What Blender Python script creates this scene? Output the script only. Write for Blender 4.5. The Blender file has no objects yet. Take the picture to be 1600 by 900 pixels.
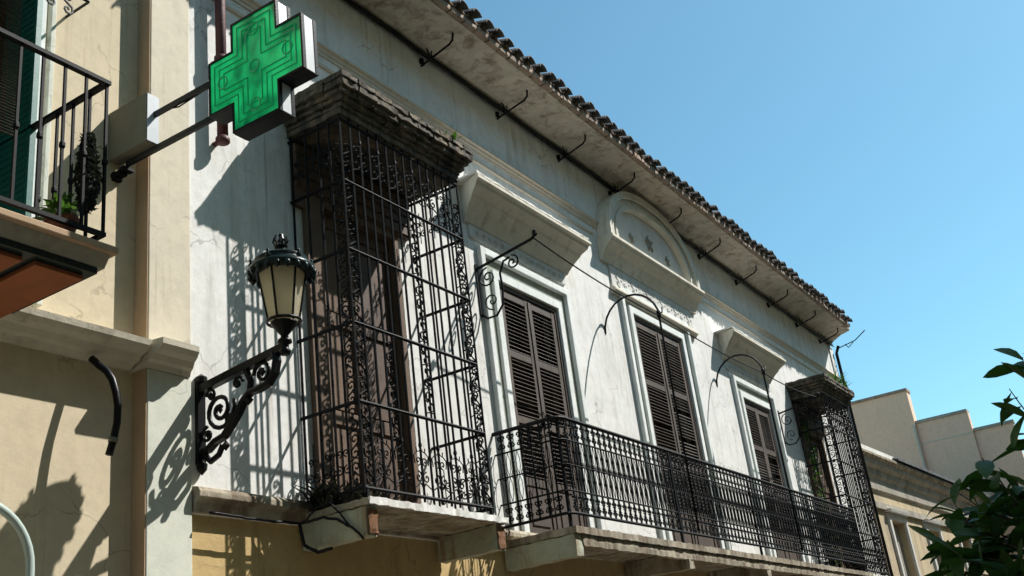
import bpy, math, random
from mathutils import Vector, Matrix
random.seed(11)
PI = math.pi
sc = bpy.context.scene
COL = sc.collection

# ------------------------------------------------------------------ materials
def new_mat(name):
    m = bpy.data.materials.new(name); m.use_nodes = True
    nt = m.node_tree
    return m, nt, nt.nodes['Principled BSDF']

def noise(nt, vec, scale, detail=6, rough=.6, dist=0.):
    n = nt.nodes.new('ShaderNodeTexNoise')
    n.inputs['Scale'].default_value = scale; n.inputs['Detail'].default_value = detail
    n.inputs['Roughness'].default_value = rough; n.inputs['Distortion'].default_value = dist
    nt.links.new(vec, n.inputs['Vector']); return n.outputs['Fac']

def mapping(nt, sx, sy, sz, off=0.):
    tc = nt.nodes.new('ShaderNodeTexCoord'); mp = nt.nodes.new('ShaderNodeMapping')
    mp.inputs['Scale'].default_value = (sx, sy, sz); mp.inputs['Location'].default_value = (off, off*.7, off*.3)
    nt.links.new(tc.outputs['Object'], mp.inputs['Vector']); return mp.outputs['Vector']

def ramp(nt, fac, a, b, lo=(0, 0, 0, 1), hi=(1, 1, 1, 1)):
    r = nt.nodes.new('ShaderNodeValToRGB')
    r.color_ramp.elements[0].position = a; r.color_ramp.elements[1].position = b
    r.color_ramp.elements[0].color = lo; r.color_ramp.elements[1].color = hi
    nt.links.new(fac, r.inputs['Fac']); return r.outputs['Color']

def mix(nt, fac, a, b, mode='MIX'):
    m = nt.nodes.new('ShaderNodeMix'); m.data_type = 'RGBA'; m.blend_type = mode
    if isinstance(fac, (int, float)): m.inputs[0].default_value = fac
    else: nt.links.new(fac, m.inputs[0])
    for i, c in ((6, a), (7, b)):
        if isinstance(c, tuple): m.inputs[i].default_value = (*c[:3], 1)
        else: nt.links.new(c, m.inputs[i])
    return m.outputs[2]

def bump(nt, bsdf, h, strength, dist=.01, prev=None):
    b = nt.nodes.new('ShaderNodeBump'); b.inputs['Strength'].default_value = strength
    b.inputs['Distance'].default_value = dist; nt.links.new(h, b.inputs['Height'])
    if prev: nt.links.new(prev, b.inputs['Normal'])
    nt.links.new(b.outputs['Normal'], bsdf.inputs['Normal']); return b.outputs['Normal']

def weathered(name, base, second, stain, rough=.9, stain_lo=.56, stain_hi=.72, streak=1., bmp=.35, off=0., patch=(.42, .62), fine=60, drip=0., crack=0.):
    """plaster, stone, painted wood: two tones in patches, vertical streaks and blotches of grime, fine bump"""
    m, nt, b = new_mat(name)
    v = mapping(nt, 1, 1, 1, off); vs = mapping(nt, 5, 5, .45, off + 3.1)
    c = mix(nt, ramp(nt, noise(nt, v, 1.7, 8, .65, .3), *patch), base, second)
    c = mix(nt, ramp(nt, noise(nt, v, 9., 8, .7), .45, .75), c, tuple(.82*x for x in base))
    f = ramp(nt, noise(nt, vs, 1.0, 9, .68, .4), stain_lo, stain_hi)
    g = ramp(nt, noise(nt, v, 3.3, 9, .75, .8), stain_lo, stain_hi + .05)
    c = mix(nt, mix(nt, 1, f, (.7*streak,)*3, 'MULTIPLY'), c, stain)
    c = mix(nt, mix(nt, 1, g, (.55*streak,)*3, 'MULTIPLY'), c, stain)
    if drip:
        vd = mapping(nt, 16, 16, .55, off + 8.3)
        d1 = ramp(nt, noise(nt, vd, 1.0, 7, .7, .3), .55, .70)
        d2 = ramp(nt, noise(nt, v, .9, 3, .5), .46, .60)
        c = mix(nt, mix(nt, 1, mix(nt, 1, d1, d2, 'MULTIPLY'), (drip,)*3, 'MULTIPLY'), c, (.30, .22, .13))
    if crack:
        vo = nt.nodes.new('ShaderNodeTexVoronoi'); vo.feature = 'DISTANCE_TO_EDGE'; vo.inputs['Scale'].default_value = 1.3
        nz = nt.nodes.new('ShaderNodeTexNoise'); nz.inputs['Scale'].default_value = 4; nz.inputs['Detail'].default_value = 6; nt.links.new(v, nz.inputs['Vector'])
        va = nt.nodes.new('ShaderNodeVectorMath'); va.operation = 'MULTIPLY_ADD'; va.inputs[1].default_value = (.35, .35, .35)
        nt.links.new(nz.outputs['Color'], va.inputs[0]); nt.links.new(v, va.inputs[2]); nt.links.new(va.outputs[0], vo.inputs['Vector'])
        ce = ramp(nt, vo.outputs['Distance'], .0, .012, (1, 1, 1, 1), (0, 0, 0, 1))
        cm = ramp(nt, noise(nt, v, 1.1, 3, .5), .50, .56)
        c = mix(nt, mix(nt, 1, mix(nt, 1, ce, cm, 'MULTIPLY'), (crack,)*3, 'MULTIPLY'), c, tuple(.3*x for x in base))
    nt.links.new(c, b.inputs['Base Color'])
    b.inputs['Roughness'].default_value = rough
    n1 = bump(nt, b, noise(nt, v, fine, 5, .6), bmp, .006)
    bump(nt, b, noise(nt, v, 6, 6, .6), bmp, .02, n1)
    return m

def metal(name, col, rust, rough=.5, amt=.62, bmp=.3):
    m, nt, b = new_mat(name)
    v = mapping(nt, 1, 1, 1)
    c = mix(nt, ramp(nt, noise(nt, v, 14, 6, .7), amt, amt + .12), col, rust)
    nt.links.new(c, b.inputs['Base Color'])
    b.inputs['Roughness'].default_value = rough; b.inputs['Specular IOR Level'].default_value = .14
    bump(nt, b, noise(nt, v, 90, 4), bmp, .003)
    return m

M = {}
M['white_wall'] = weathered('white_plaster', (.79, .785, .755), (.70, .70, .67), (.37, .33, .26), stain_lo=.52, stain_hi=.74, streak=.8, drip=.75, crack=.6, bmp=.22)
M['frieze'] = weathered('frieze_plaster', (.66, .65, .61), (.58, .57, .54), (.33, .30, .25), streak=.8, off=5)
M['trim'] = weathered('trim_plaster', (.70, .67, .58), (.60, .57, .48), (.30, .26, .20), off=9, streak=.9)
M['hood'] = weathered('hood_plaster', (.69, .65, .55), (.60, .56, .46), (.28, .23, .16), off=14)
M['pink'] = weathered('string_plaster', (.62, .53, .42), (.60, .55, .47), (.36, .30, .25), off=17)
M['frame'] = weathered('frame_plaster', (.80, .82, .80), (.68, .73, .70), (.38, .40, .35), off=21, streak=.7)
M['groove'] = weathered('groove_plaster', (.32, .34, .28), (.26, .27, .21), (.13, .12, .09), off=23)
M['ochre'] = weathered('ochre_plaster', (.56, .40, .18), (.50, .36, .16), (.26, .17, .07), off=25, drip=.5, crack=.5)
M['beige'] = weathered('beige_plaster', (.62, .53, .37), (.59, .50, .35), (.46, .37, .24), off=31, streak=.5, stain_lo=.55, stain_hi=.8, bmp=.15, drip=.35, crack=.5)
M['beige2'] = weathered('pale_pilaster_plaster', (.66, .59, .46), (.62, .56, .44), (.48, .40, .28), off=35, streak=.5, stain_lo=.55, stain_hi=.8, bmp=.15, drip=.4, crack=.4)
M['pale'] = weathered('pale_green_plaster', (.64, .65, .56), (.60, .61, .53), (.42, .40, .32), off=36, streak=.5, stain_lo=.55, stain_hi=.8, bmp=.15, drip=.4, crack=.4)
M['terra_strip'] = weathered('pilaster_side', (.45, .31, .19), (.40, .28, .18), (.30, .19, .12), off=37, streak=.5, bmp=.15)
M['cornice'] = weathered('grey_cornice', (.62, .57, .45), (.56, .51, .41), (.26, .22, .16), off=39)
M['soffit'] = weathered('soffit_plaster', (.64, .58, .48), (.52, .47, .39), (.22, .16, .11), off=41, stain_lo=.5, stain_hi=.66, streak=1.2)
M['mortar'] = weathered('eave_brick', (.36, .26, .19), (.28, .24, .20), (.12, .08, .06), off=43, stain_lo=.5)
M['canopy'] = weathered('canopy_stone', (.13, .105, .07), (.20, .155, .10), (.022, .021, .018), off=45, stain_lo=.43, stain_hi=.60, bmp=.8, streak=1.4, fine=40)
M['slab'] = weathered('slab_stone', (.48, .42, .32), (.36, .33, .25), (.13, .09, .055), off=47, stain_lo=.44, stain_hi=.60, streak=1.2, drip=.8, bmp=.6)
M['corbel'] = weathered('corbel_stone', (.44, .45, .34), (.38, .38, .28), (.24, .13, .06), off=48, stain_lo=.53, stain_hi=.66, streak=1.1, bmp=.6)
M['gable'] = weathered('far_plaster', (.84, .57, .41), (.80, .54, .39), (.46, .33, .24), off=51, streak=.35, bmp=.1)
M['neigh'] = weathered('old_plaster', (.58, .46, .28), (.48, .40, .27), (.18, .15, .11), off=53, stain_lo=.5, streak=1.1)
M['neigh_grey'] = weathered('old_grey_plaster', (.42, .38, .31), (.33, .31, .25), (.12, .10, .08), off=54, stain_lo=.48, streak=1.1)
M['shutter'] = weathered('brown_shutter_wood', (.070, .050, .038), (.105, .078, .06), (.030, .024, .020), off=55, rough=.7, stain_lo=.5, bmp=.3)
M['doorwood'] = weathered('dark_door_wood', (.075, .045, .03), (.12, .07, .045), (.03, .02, .015), off=57, rough=.7, bmp=.3)
M['jamb'] = weathered('brown_jamb_wood', (.16, .10, .062), (.10, .062, .04), (.06, .035, .02), off=59, rough=.8)
M['iron'] = metal('wrought_iron', (.006, .0065, .008), (.028, .018, .013), .62, .66)
M['iron_grey'] = metal('weathered_iron', (.012, .012, .014), (.04, .027, .02), .65, .58)
M['black'] = metal('black_paint', (.010, .010, .011), (.02, .017, .015), .35, .7)
M['lantern'] = metal('green_black_paint', (.012, .022, .022), (.03, .04, .036), .3, .55)
M['greenwood'] = weathered('teal_shutter_paint', (.010, .13, .105), (.012, .10, .085), (.01, .05, .045), off=61, rough=.5, bmp=.1)
M['terracotta_tile'] = weathered('terracotta_soffit', (.36, .115, .045), (.30, .10, .04), (.14, .06, .03), off=63, bmp=.2)
M['roof'] = weathered('old_roof_tile', (.12, .13, .14), (.14, .13, .12), (.022, .026, .032), off=65, stain_lo=.46, stain_hi=.6)
M['redpipe'] = weathered('oxide_red_paint', (.11, .025, .025), (.09, .03, .025), (.05, .02, .02), off=67, rough=.6)
M['pot'] = weathered('pot_clay', (.20, .07, .045), (.17, .06, .04), (.09, .05, .04), off=69)
M['case'] = weathered('sign_white', (.50, .53, .56), (.46, .49, .52), (.3, .3, .3), off=71, rough=.35, streak=.3, bmp=.03)
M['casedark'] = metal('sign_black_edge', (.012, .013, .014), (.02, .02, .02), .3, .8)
M['box'] = weathered('cabinet_grey', (.17, .155, .115), (.155, .14, .105), (.11, .10, .08), off=73, rough=.95, streak=.3, bmp=.03)
M['asphalt'] = weathered('asphalt', (.055, .055, .057), (.045, .045, .047), (.03, .03, .03), off=75)
M['paving'] = weathered('stone_paving', (.24, .22, .19), (.20, .19, .165), (.2, .18, .15), off=77)
M['bark'] = weathered('bark', (.09, .07, .05), (.06, .05, .035), (.03, .025, .02), off=79, bmp=1)
M['rust'] = weathered('rusty_edge', (.20, .085, .03), (.13, .07, .04), (.10, .05, .03), off=81, stain_lo=.5)
M['whitepaint'] = weathered('white_parapet_paint', (.80, .79, .75), (.68, .66, .60), (.32, .24, .16), off=83, streak=.9)

def leaf_mat(name, a, b_):
    m, nt, b = new_mat(name)
    v = mapping(nt, 1, 1, 1)
    nt.links.new(mix(nt, ramp(nt, noise(nt, v, 7, 3), .4, .6), a, b_), b.inputs['Base Color'])
    b.inputs['Roughness'].default_value = .5
    b.inputs['Specular IOR Level'].default_value = .25
    t = nt.nodes.new('ShaderNodeBsdfTranslucent'); t.inputs['Color'].default_value = (a[0]*1.8, a[1]*1.9, a[2], 1)
    s = nt.nodes.new('ShaderNodeMixShader'); s.inputs[0].default_value = .25
    out = nt.nodes['Material Output']
    nt.links.new(b.outputs[0], s.inputs[1]); nt.links.new(t.outputs[0], s.inputs[2]); nt.links.new(s.outputs[0], out.inputs[0])
    return m
M['leaf'] = leaf_mat('glossy_dark_leaf', (.032, .080, .018), (.060, .125, .028))
M['leaf_light'] = leaf_mat('fresh_leaf', (.06, .13, .03), (.04, .09, .02))
M['leaf_dry'] = leaf_mat('dark_dry_leaf', (.012, .014, .014), (.03, .03, .032))

m, nt, b = new_mat('green_acrylic')      # lit cross: plastic face glowing green
b.inputs['Base Color'].default_value = (.0, .20, .07, 1); b.inputs['Roughness'].default_value = .25
v = mapping(nt, 1, 1, 1)
e = mix(nt, ramp(nt, noise(nt, v, 3.2, 3, .5, .5), .40, .60), (.0, .055, .02), (.01, .44, .13))
nt.links.new(e, b.inputs['Emission Color']); b.inputs['Emission Strength'].default_value = .55
M['acrylic'] = m
m, nt, b = new_mat('green_tube')
b.inputs['Base Color'].default_value = (.01, .12, .05, 1); b.inputs['Roughness'].default_value = .2
b.inputs['Emission Color'].default_value = (.01, .30, .10, 1); b.inputs['Emission Strength'].default_value = .22
M['neon'] = m
m, nt, b = new_mat('frosted_amber_glass')
b.inputs['Base Color'].default_value = (.70, .66, .55, 1); b.inputs['Roughness'].default_value = .45
t = nt.nodes.new('ShaderNodeBsdfTranslucent'); t.inputs['Color'].default_value = (.88, .84, .72, 1)
s = nt.nodes.new('ShaderNodeMixShader'); s.inputs[0].default_value = .72
nt.links.new(b.outputs[0], s.inputs[1]); nt.links.new(t.outputs[0], s.inputs[2]); nt.links.new(s.outputs[0], nt.nodes['Material Output'].inputs[0])
M['glass'] = m
m, nt, b = new_mat('pale_pipe'); b.inputs['Base Color'].default_value = (.42, .50, .46, 1); b.inputs['Roughness'].default_value = .25
M['palepipe'] = m

# ------------------------------------------------------------------ mesh builder
class MB:
    def __init__(s): s.v = []; s.f = []
    def add(s, vs, fs):
        o = len(s.v); s.v += [tuple(p) for p in vs]; s.f += [tuple(i + o for i in f) for f in fs]; return s
    def box(s, x0, x1, y0, y1, z0, z1):
        vs = [(x, y, z) for x in (x0, x1) for y in (y0, y1) for z in (z0, z1)]
        return s.add(vs, [(0, 1, 3, 2), (4, 6, 7, 5), (0, 4, 5, 1), (2, 3, 7, 6), (0, 2, 6, 4), (1, 5, 7, 3)])
    def obox(s, c, ax, ay, az):
        c = Vector(c); ax = Vector(ax); ay = Vector(ay); az = Vector(az)
        vs = [c + ax*i + ay*j + az*k for i in (-1, 1) for j in (-1, 1) for k in (-1, 1)]
        return s.add(vs, [(0, 1, 3, 2), (4, 6, 7, 5), (0, 4, 5, 1), (2, 3, 7, 6), (0, 2, 6, 4), (1, 5, 7, 3)])
    def tube(s, pts, r, n=5, closed=False, r1=None):
        pts = [Vector(p) for p in pts]; N = len(pts)
        prev = None; rings = []
        for i, p in enumerate(pts):
            if closed: t = pts[(i+1) % N] - pts[i-1]
            else: t = pts[min(i+1, N-1)] - pts[max(i-1, 0)]
            if t.length < 1e-9: t = Vector((0, 0, 1))
            t.normalize()
            if prev is None:
                a = Vector((0, 0, 1)) if abs(t.z) < .9 else Vector((1, 0, 0))
                u = t.cross(a).normalized()
            else:
                u = (prev - t*prev.dot(t))
                u = u.normalized() if u.length > 1e-6 else t.cross(Vector((1, .3, 0))).normalized()
            prev = u; w = t.cross(u)
            rr = r if r1 is None else r + (r1 - r)*i/max(1, N-1)
            rings.append([p + (u*math.cos(2*PI*k/n) + w*math.sin(2*PI*k/n))*rr for k in range(n)])
        vs = [q for R in rings for q in R]; fs = []
        for i in range(N if closed else N-1):
            j = (i+1) % N
            for k in range(n):
                l = (k+1) % n; fs.append((i*n+k, i*n+l, j*n+l, j*n+k))
        if not closed: fs.append(tuple(range(n))[::-1]); fs.append(tuple((N-1)*n + k for k in range(n)))
        return s.add(vs, fs)
    def lathe(s, c, prof, n=16, off=0.):
        vs = []; fs = []
        for r, z in prof:
            for k in range(n):
                a = 2*PI*k/n + off; vs.append((c[0] + r*math.cos(a), c[1] + r*math.sin(a), c[2] + z))
        for i in range(len(prof)-1):
            for k in range(n):
                l = (k+1) % n; fs.append((i*n+k, i*n+l, (i+1)*n+l, (i+1)*n+k))
        fs.append(tuple(range(n))[::-1]); fs.append(tuple((len(prof)-1)*n + k for k in range(n)))
        return s.add(vs, fs)
    def prism(s, poly, f0, f1):
        """poly of 2D points, f0/f1 map a 2D point to the two 3D sides"""
        n = len(poly); vs = [f0(p) for p in poly] + [f1(p) for p in poly]
        fs = [tuple(range(n))[::-1], tuple(range(n, 2*n))] + [(i, (i+1) % n, n + (i+1) % n, n + i) for i in range(n)]
        return s.add(vs, fs)
    def ext_x(s, prof, x0, x1):     # profile in (y,z), swept along x
        return s.prism(prof, lambda p: (x0, p[0], p[1]), lambda p: (x1, p[0], p[1]))
    def rough(s, x0, x1, y0, y1, z0, z1, step=.07, amp=.012, taper=0.):
        """a block of masonry with worn, uneven faces"""
        nx = max(1, round((x1-x0)/step)); ny = max(1, round((y1-y0)/step)); nz = max(1, round((z1-z0)/step))
        idx = {}; vs = []; fs = []
        def vid(i, j, k):
            if (i, j, k) not in idx:
                idx[(i, j, k)] = len(vs)
                e = sum((i in (0, nx), j in (0, ny), k in (0, nz)))
                a = amp*(1 + .8*(e >= 2))
                x = x0 + (x1-x0)*i/nx; y = y0 + (y1-y0)*j/ny; z = z0 + (z1-z0)*k/nz
                if e >= 2:
                    x += (-a if i == nx else a if i == 0 else 0)*.5; y += (a if j == 0 else 0)*.5; z += (-a if k == nz else a if k == 0 else 0)*.5
                vs.append((x + random.uniform(-a, a), y + (random.uniform(-a, a) if j < ny else 0), z + random.uniform(-a, a)))
            return idx[(i, j, k)]
        for i in range(nx):
            for j in range(ny):
                for k, fl in ((0, 1), (nz, 0)):
                    q = (vid(i, j, k), vid(i+1, j, k), vid(i+1, j+1, k), vid(i, j+1, k)); fs.append(q[::-1] if fl else q)
        for i in range(nx):
            for k in range(nz):
                for j, fl in ((0, 0), (ny, 1)):
                    q = (vid(i, j, k), vid(i+1, j, k), vid(i+1, j, k+1), vid(i, j, k+1)); fs.append(q[::-1] if fl else q)
        for j in range(ny):
            for k in range(nz):
                for i, fl in ((0, 1), (nx, 0)):
                    q = (vid(i, j, k), vid(i, j+1, k), vid(i, j+1, k+1), vid(i, j, k+1)); fs.append(q[::-1] if fl else q)
        return s.add(vs, fs)
    def mesh(s, name, mat, smooth=False):
        me = bpy.data.meshes.new(name); me.from_pydata(s.v, [], s.f)
        for mm in (mat if isinstance(mat, (list, tuple)) else [mat]): me.materials.append(mm)
        if smooth:
            me.polygons.foreach_set('use_smooth', [True]*len(me.polygons))
        me.update(); return me
    def build(s, name, mat, parent=None, smooth=False, bevel=0, loc=None, label=None):
        o = bpy.data.objects.new(name, s.mesh(name, mat, smooth)); COL.objects.link(o)
        if parent: o.parent = parent
        if loc: o.location = loc
        if bevel:
            b = o.modifiers.new('bevel', 'BEVEL'); b.width = bevel; b.segments = 2; b.limit_method = 'ANGLE'
        if label: o['label'] = label
        return o

def inst(o, parent, loc=(0, 0, 0), rz=0, label=None):
    c = o.copy(); COL.objects.link(c); c.parent = parent; c.location = loc; c.rotation_euler = (0, 0, rz)
    if label: c['label'] = label
    return c
def copy_tree(o, parent, loc=None):
    c = o.copy(); COL.objects.link(c); c.parent = parent
    if loc is not None: c.location = loc
    for ch in list(o.children): copy_tree(ch, c)
    return c
def tag(o, label, cat, group=None):
    o['label'] = label; o['category'] = cat
    if group: o['group'] = group
    return o
def thing(name, label, cat, loc=(0, 0, 0), rz=0, group=None):
    o = bpy.data.objects.new(name, None); COL.objects.link(o); o.location = loc; o.rotation_euler = (0, 0, rz)
    return tag(o, label, cat, group)
def struct(o): o['kind'] = 'structure'; return o

def spiral(c, r, turns, a0=0., sgn=1, n=14, shrink=.12):
    """points (u,z) of a volute ending in its eye"""
    out = []
    for i in range(n+1):
        t = i/n; rr = r*(1 - t*(1-shrink)); a = a0 + sgn*turns*2*PI*t
        out.append((c[0] + rr*math.cos(a), c[1] + rr*math.sin(a)))
    return out
def scurve(c, w, h, flip=1, n=10):
    """S-scroll: two volutes of opposite turn joined end to end; (u,z) points"""
    r = h*.25
    top = spiral((c[0], c[1] + r), r, 1.25, -PI/2, flip, n)
    bot = spiral((c[0], c[1] - r), r, 1.25, PI/2, flip, n)
    k = w/(2*r)
    pts = bot[::-1] + top[1:]
    return [(c[0] + (p[0]-c[0])*k, p[1]) for p in pts]
def fit(pts, f): return [f(p[0], p[1]) for p in pts]

def wall_holes(mb, x0, x1, z0, z1, y0, y1, holes):
    """wall slab from x0 to x1 with rectangular openings; edges welded in x order, no overlapping faces"""
    xs = sorted({x0, x1, *[h[0] for h in holes], *[h[1] for h in holes]})
    zs = sorted({z0, z1, *[h[2] for h in holes], *[h[3] for h in holes]})
    solid = lambda i, k: 0 <= i < len(xs)-1 and 0 <= k < len(zs)-1 and not any(h[0] <= (xs[i]+xs[i+1])/2 <= h[1] and h[2] <= (zs[k]+zs[k+1])/2 <= h[3] for h in holes)
    for i in range(len(xs)-1):
        for k in range(len(zs)-1):
            if not solid(i, k): continue
            a, b_, c, d = xs[i], xs[i+1], zs[k], zs[k+1]
            mb.add([(a, y0, c), (b_, y0, c), (b_, y0, d), (a, y0, d)], [(0, 1, 2, 3)])
            mb.add([(a, y1, c), (b_, y1, c), (b_, y1, d), (a, y1, d)], [(3, 2, 1, 0)])
            if not solid(i-1, k): mb.add([(a, y0, c), (a, y1, c), (a, y1, d), (a, y0, d)], [(3, 2, 1, 0)])
            if not solid(i+1, k): mb.add([(b_, y0, c), (b_, y1, c), (b_, y1, d), (b_, y0, d)], [(0, 1, 2, 3)])
            if not solid(i, k-1): mb.add([(a, y0, c), (b_, y0, c), (b_, y1, c), (a, y1, c)], [(3, 2, 1, 0)])
            if not solid(i, k+1): mb.add([(a, y0, d), (b_, y0, d), (b_, y1, d), (a, y1, d)], [(0, 1, 2, 3)])
    return mb

# ================================================================== GROUND
struct(MB().add([(-400, -400, 0), (400, -400, 0), (400, 400, 0), (-400, 400, 0)], [(0, 1, 2, 3)]).build('ground', M['paving']))
struct(MB().add([(-60, -7.2, .004), (90, -7.2, .004), (90, -1.7, .004), (-60, -1.7, .004)], [(0, 1, 2, 3)]).build('street', M['paving']))
struct(MB().box(-60, 90, -1.7, .5, -.1, .12).build('pavement', M['paving'], bevel=.015))

# ================================================================== TOWNHOUSE
XL, XR = 5.04, 23.8
house = thing('townhouse', 'long weathered white two storey townhouse with brown louvred shutters, iron balcony and ochre ground floor', 'house', (0, 0, 0))
# openings: doors to the balcony and to the two grilled cages
D1, D2, D3 = (9.43, 10.75), (12.97, 14.63), (16.89, 18.21)
C1, C2 = (6.47, 7.60), (20.03, 21.16)
FZ = 3.27
holes = [(*C1, FZ, 6.15), (*D1, FZ, 6.19), (*D2, FZ, 6.70), (*D3, FZ, 6.19), (*C2, FZ, 6.15)]
wall_holes(MB(), XL, XR, 3.2, 9.0, 0, .35, holes).build('wall', M['white_wall'], house)
MB().box(XL+.02, XR-.02, .351, 8, 3.2, 9.0).box(XL+.02, XR-.02, .351, 8, 0, 3.19).build('rear_wall', M['white_wall'], house)
gh = [(6.4, 7.8, .15, 2.5), (9.6, 11.0, .15, 2.5), (13.0, 14.6, .15, 2.6), (16.8, 18.2, .15, 2.5), (19.9, 21.3, .15, 2.5)]
wall_holes(MB(), XL, XR, 0, 3.2, .03, .35, gh).build('ground_floor_wall', M['ochre'], house)
for h in gh:
    MB().box(h[0], h[1], .18, .24, h[2], h[3]).box(h[0]+.08, (h[0]+h[1])/2-.03, .165, .18, h[2]+.2, h[3]-.2).box((h[0]+h[1])/2+.03, h[1]-.08, .165, .18, h[2]+.2, h[3]-.2).build('street_door', M['doorwood'], house)
# floor band
b = MB().ext_x([(0, 3.20), (0, 3.385), (-.07, 3.37), (-.09, 3.34), (-.09, 3.30), (-.05, 3.27), (-.035, 3.20)], XL+.004, XR)
b.build('floor_band', M['slab'], house, bevel=.006)
# string courses
MB().ext_x([(0, 7.80), (0, 7.92), (-.045, 7.915), (-.055, 7.885), (-.03, 7.87), (-.03, 7.845), (-.015, 7.83), (-.012, 7.80)], XL+.05, XR-.1).build('string_course', M['pink'], house)
MB().ext_x([(0, 7.66), (0, 7.705), (-.018, 7.70), (-.018, 7.665)], XL+.05, 12.15).ext_x([(0, 7.66), (0, 7.705), (-.018, 7.70), (-.018, 7.665)], 15.6, XR-.1).build('string_course', M['pink'], house)
# right corner strip
MB().box(XR-.26, XR, -.03, 0, 3.39, 8.62).build('corner_strip', M['white_wall'], house, bevel=.008)

# ---- eave: sloping plaster soffit, brick course, barrel tiles
EY, EZ, ER = -.75, 8.86, 23.1
def endx(y): return XR + .05 + (ER - XR)*(y/EY)        # the eave's right end is cut obliquely
b = MB()
xs = [XL] + [XL + .5*i for i in range(1, 36)]
pr = [(0.0, 8.74), (-.06, 8.735), (-.10, 8.765), (-.36, 8.79), (-.60, 8.76), (-.63, 8.76), (-.63, 8.95), (0.0, 9.15)]
for i in range(len(pr)):
    pass
xa = [XL + 1.15*i for i in range(17)]
vs = []; fs = []; n = len(pr)
stations = [lambda y, x=x: x for x in xa if x < 22.4] + [endx]
for st in stations:
    for (y, z) in pr: vs.append((st(y), y, z + random.uniform(-.006, .006)))
for i in range(len(stations)-1):
    for k in range(n):
        l = (k+1) % n; fs.append((i*n+k, (i+1)*n+k, (i+1)*n+l, i*n+l))
fs.append(tuple(range(n))); fs.append(tuple(reversed([(len(stations)-1)*n + k for k in range(n)])))
b.add(vs, fs); b.build('soffit', M['soffit'], house)
b = MB(); x = XL
while x < endx(-.7) - .2:
    w = random.uniform(.22, .27)
    b.rough(x, x + w - .012, -.70 + random.uniform(-.012, .012), -.62, 8.765, 8.83, .06, .004); x += w
b.build('eave_brick_course', M['mortar'], house)
roof = MB()
slope = math.tan(math.radians(19))
roof.add([(XL, -.66, 8.86), (endx(-.66), -.66, 8.86), (XR+.1, 4.2, 8.86 + 4.86*slope), (XL, 4.2, 8.86 + 4.86*slope)], [(0, 1, 2, 3)])
roof.add([(XL, -.66, 8.835), (endx(-.66), -.66, 8.835), (XR+.1, 4.2, 8.82 + 4.86*slope), (XL, 4.2, 8.82 + 4.86*slope)], [(3, 2, 1, 0)])
rf = roof.build('roof', M['roof'], house)
def tile_mesh():
    b = MB(); K = 9
    L = 5.0; r0 = .088; vs = []; fs = []
    for j, (yy, rr) in enumerate([(0, r0), (.42, r0*.86), (.43, r0), (.9, r0*.86), (.91, r0), (L, r0*.9)]):
        for t in (0, -.018):
            for k in range(K):
                a = PI*k/(K-1)
                vs.append(((rr+t)*math.cos(a), yy, (rr+t)*math.sin(a)*.8 + yy*slope))
    nr = 6
    for j in range(nr-1):
        for s_ in (0, 1):
            for k in range(K-1):
                a = (j*2+s_)*K + k; c = ((j+1)*2+s_)*K + k
                fs.append((a, a+1, c+1, c) if s_ == 0 else (c, c+1, a+1, a))
    for k in range(K-1): fs.append((k, K+k, K+k+1, k+1))
    fs.append((0, 2*K*(nr-1), 2*K*(nr-1)+K, K)); 
    b.add(vs, fs)
    return b
tb = tile_mesh(); tm = tb.mesh('roof_tile', M['roof'], True)
x = XL + .12; first = None
while x < endx(-.75) - .06:
    o = bpy.data.objects.new('roof_tile', tm); COL.objects.link(o); o.parent = rf
    o.location = (x + random.uniform(-.012, .012), EY - .03 + random.uniform(-.04, .03), EZ + .01 + random.uniform(-.012, .012))
    x += .235
# channel tile ends between the covers
b = MB(); x = XL + .2375
while x < endx(-.75) - .1:
    vs = []; K = 7
    for yy in (EY + .045, -.60):
        for t in (.09, .074):
            for k in range(K):
                a = PI + PI*k/(K-1); vs.append((x + t*math.cos(a), yy, 8.915 + t*math.sin(a)*.75))
    fs = []
    for s_ in (0, 1):
        for k in range(K-1): fs.append((s_*K+k, s_*K+k+1, (2+s_)*K+k+1, (2+s_)*K+k))
    for k in range(K-1): fs.append((k, K+k, K+k+1, k+1))
    b.add(vs, fs); x += .235
b.build('channel_tiles', M['mortar'], rf)

# ---- window hoods over doors 1 and 3
def hood(cx):
    b = MB()
    zt = 7.17; pr = [(0, zt+.03), (-.34, zt+.005), (-.36, zt-.015), (-.36, zt-.05), (-.325, zt-.065), (-.31, zt-.10), (-.22, zt-.17), (-.20, zt-.20), (-.13, zt-.27), (-.06, zt-.36), (-.03, zt-.41), (0, zt-.42)]
    # mitred ends
    vs = []; n = len(pr)
    for sx in (-1, 1):
        for (y, z) in pr: vs.append((cx + sx*(1.12 + (-y)*.45), y, z))
    fs = [(k, (k+1) % n, n + (k+1) % n, n + k) for k in range(n)] + [tuple(range(n))[::-1], tuple(range(n, 2*n))]
    b.add(vs, fs); h = b.build('window_hood', M['hood'], house, bevel=.004)
    MB().rough(cx-1.27, cx+1.27, -.34, -.0, zt+.02, zt+.045, .08, .003).build('hood_top', M['whitepaint'], h)
    b = MB().box(cx-1.05, cx+1.05, -.025, 0, 6.60, 6.755)
    f = b.build('hood_frieze', M['frieze'], h, bevel=.004)
    for i in range(15):                                        # low relief of rings on the frieze
        u = cx - .91 + i*.13; b = MB()
        b.tube(fit(spiral((u, 6.68), .05, 1.2, i % 2*PI, 1 if i % 2 else -1, 9), lambda p, q: (p, -.028, q)), .011, 4)
        b.build('relief', M['frieze'], h)
    return h
hood(10.03); hood(17.47)

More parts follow.
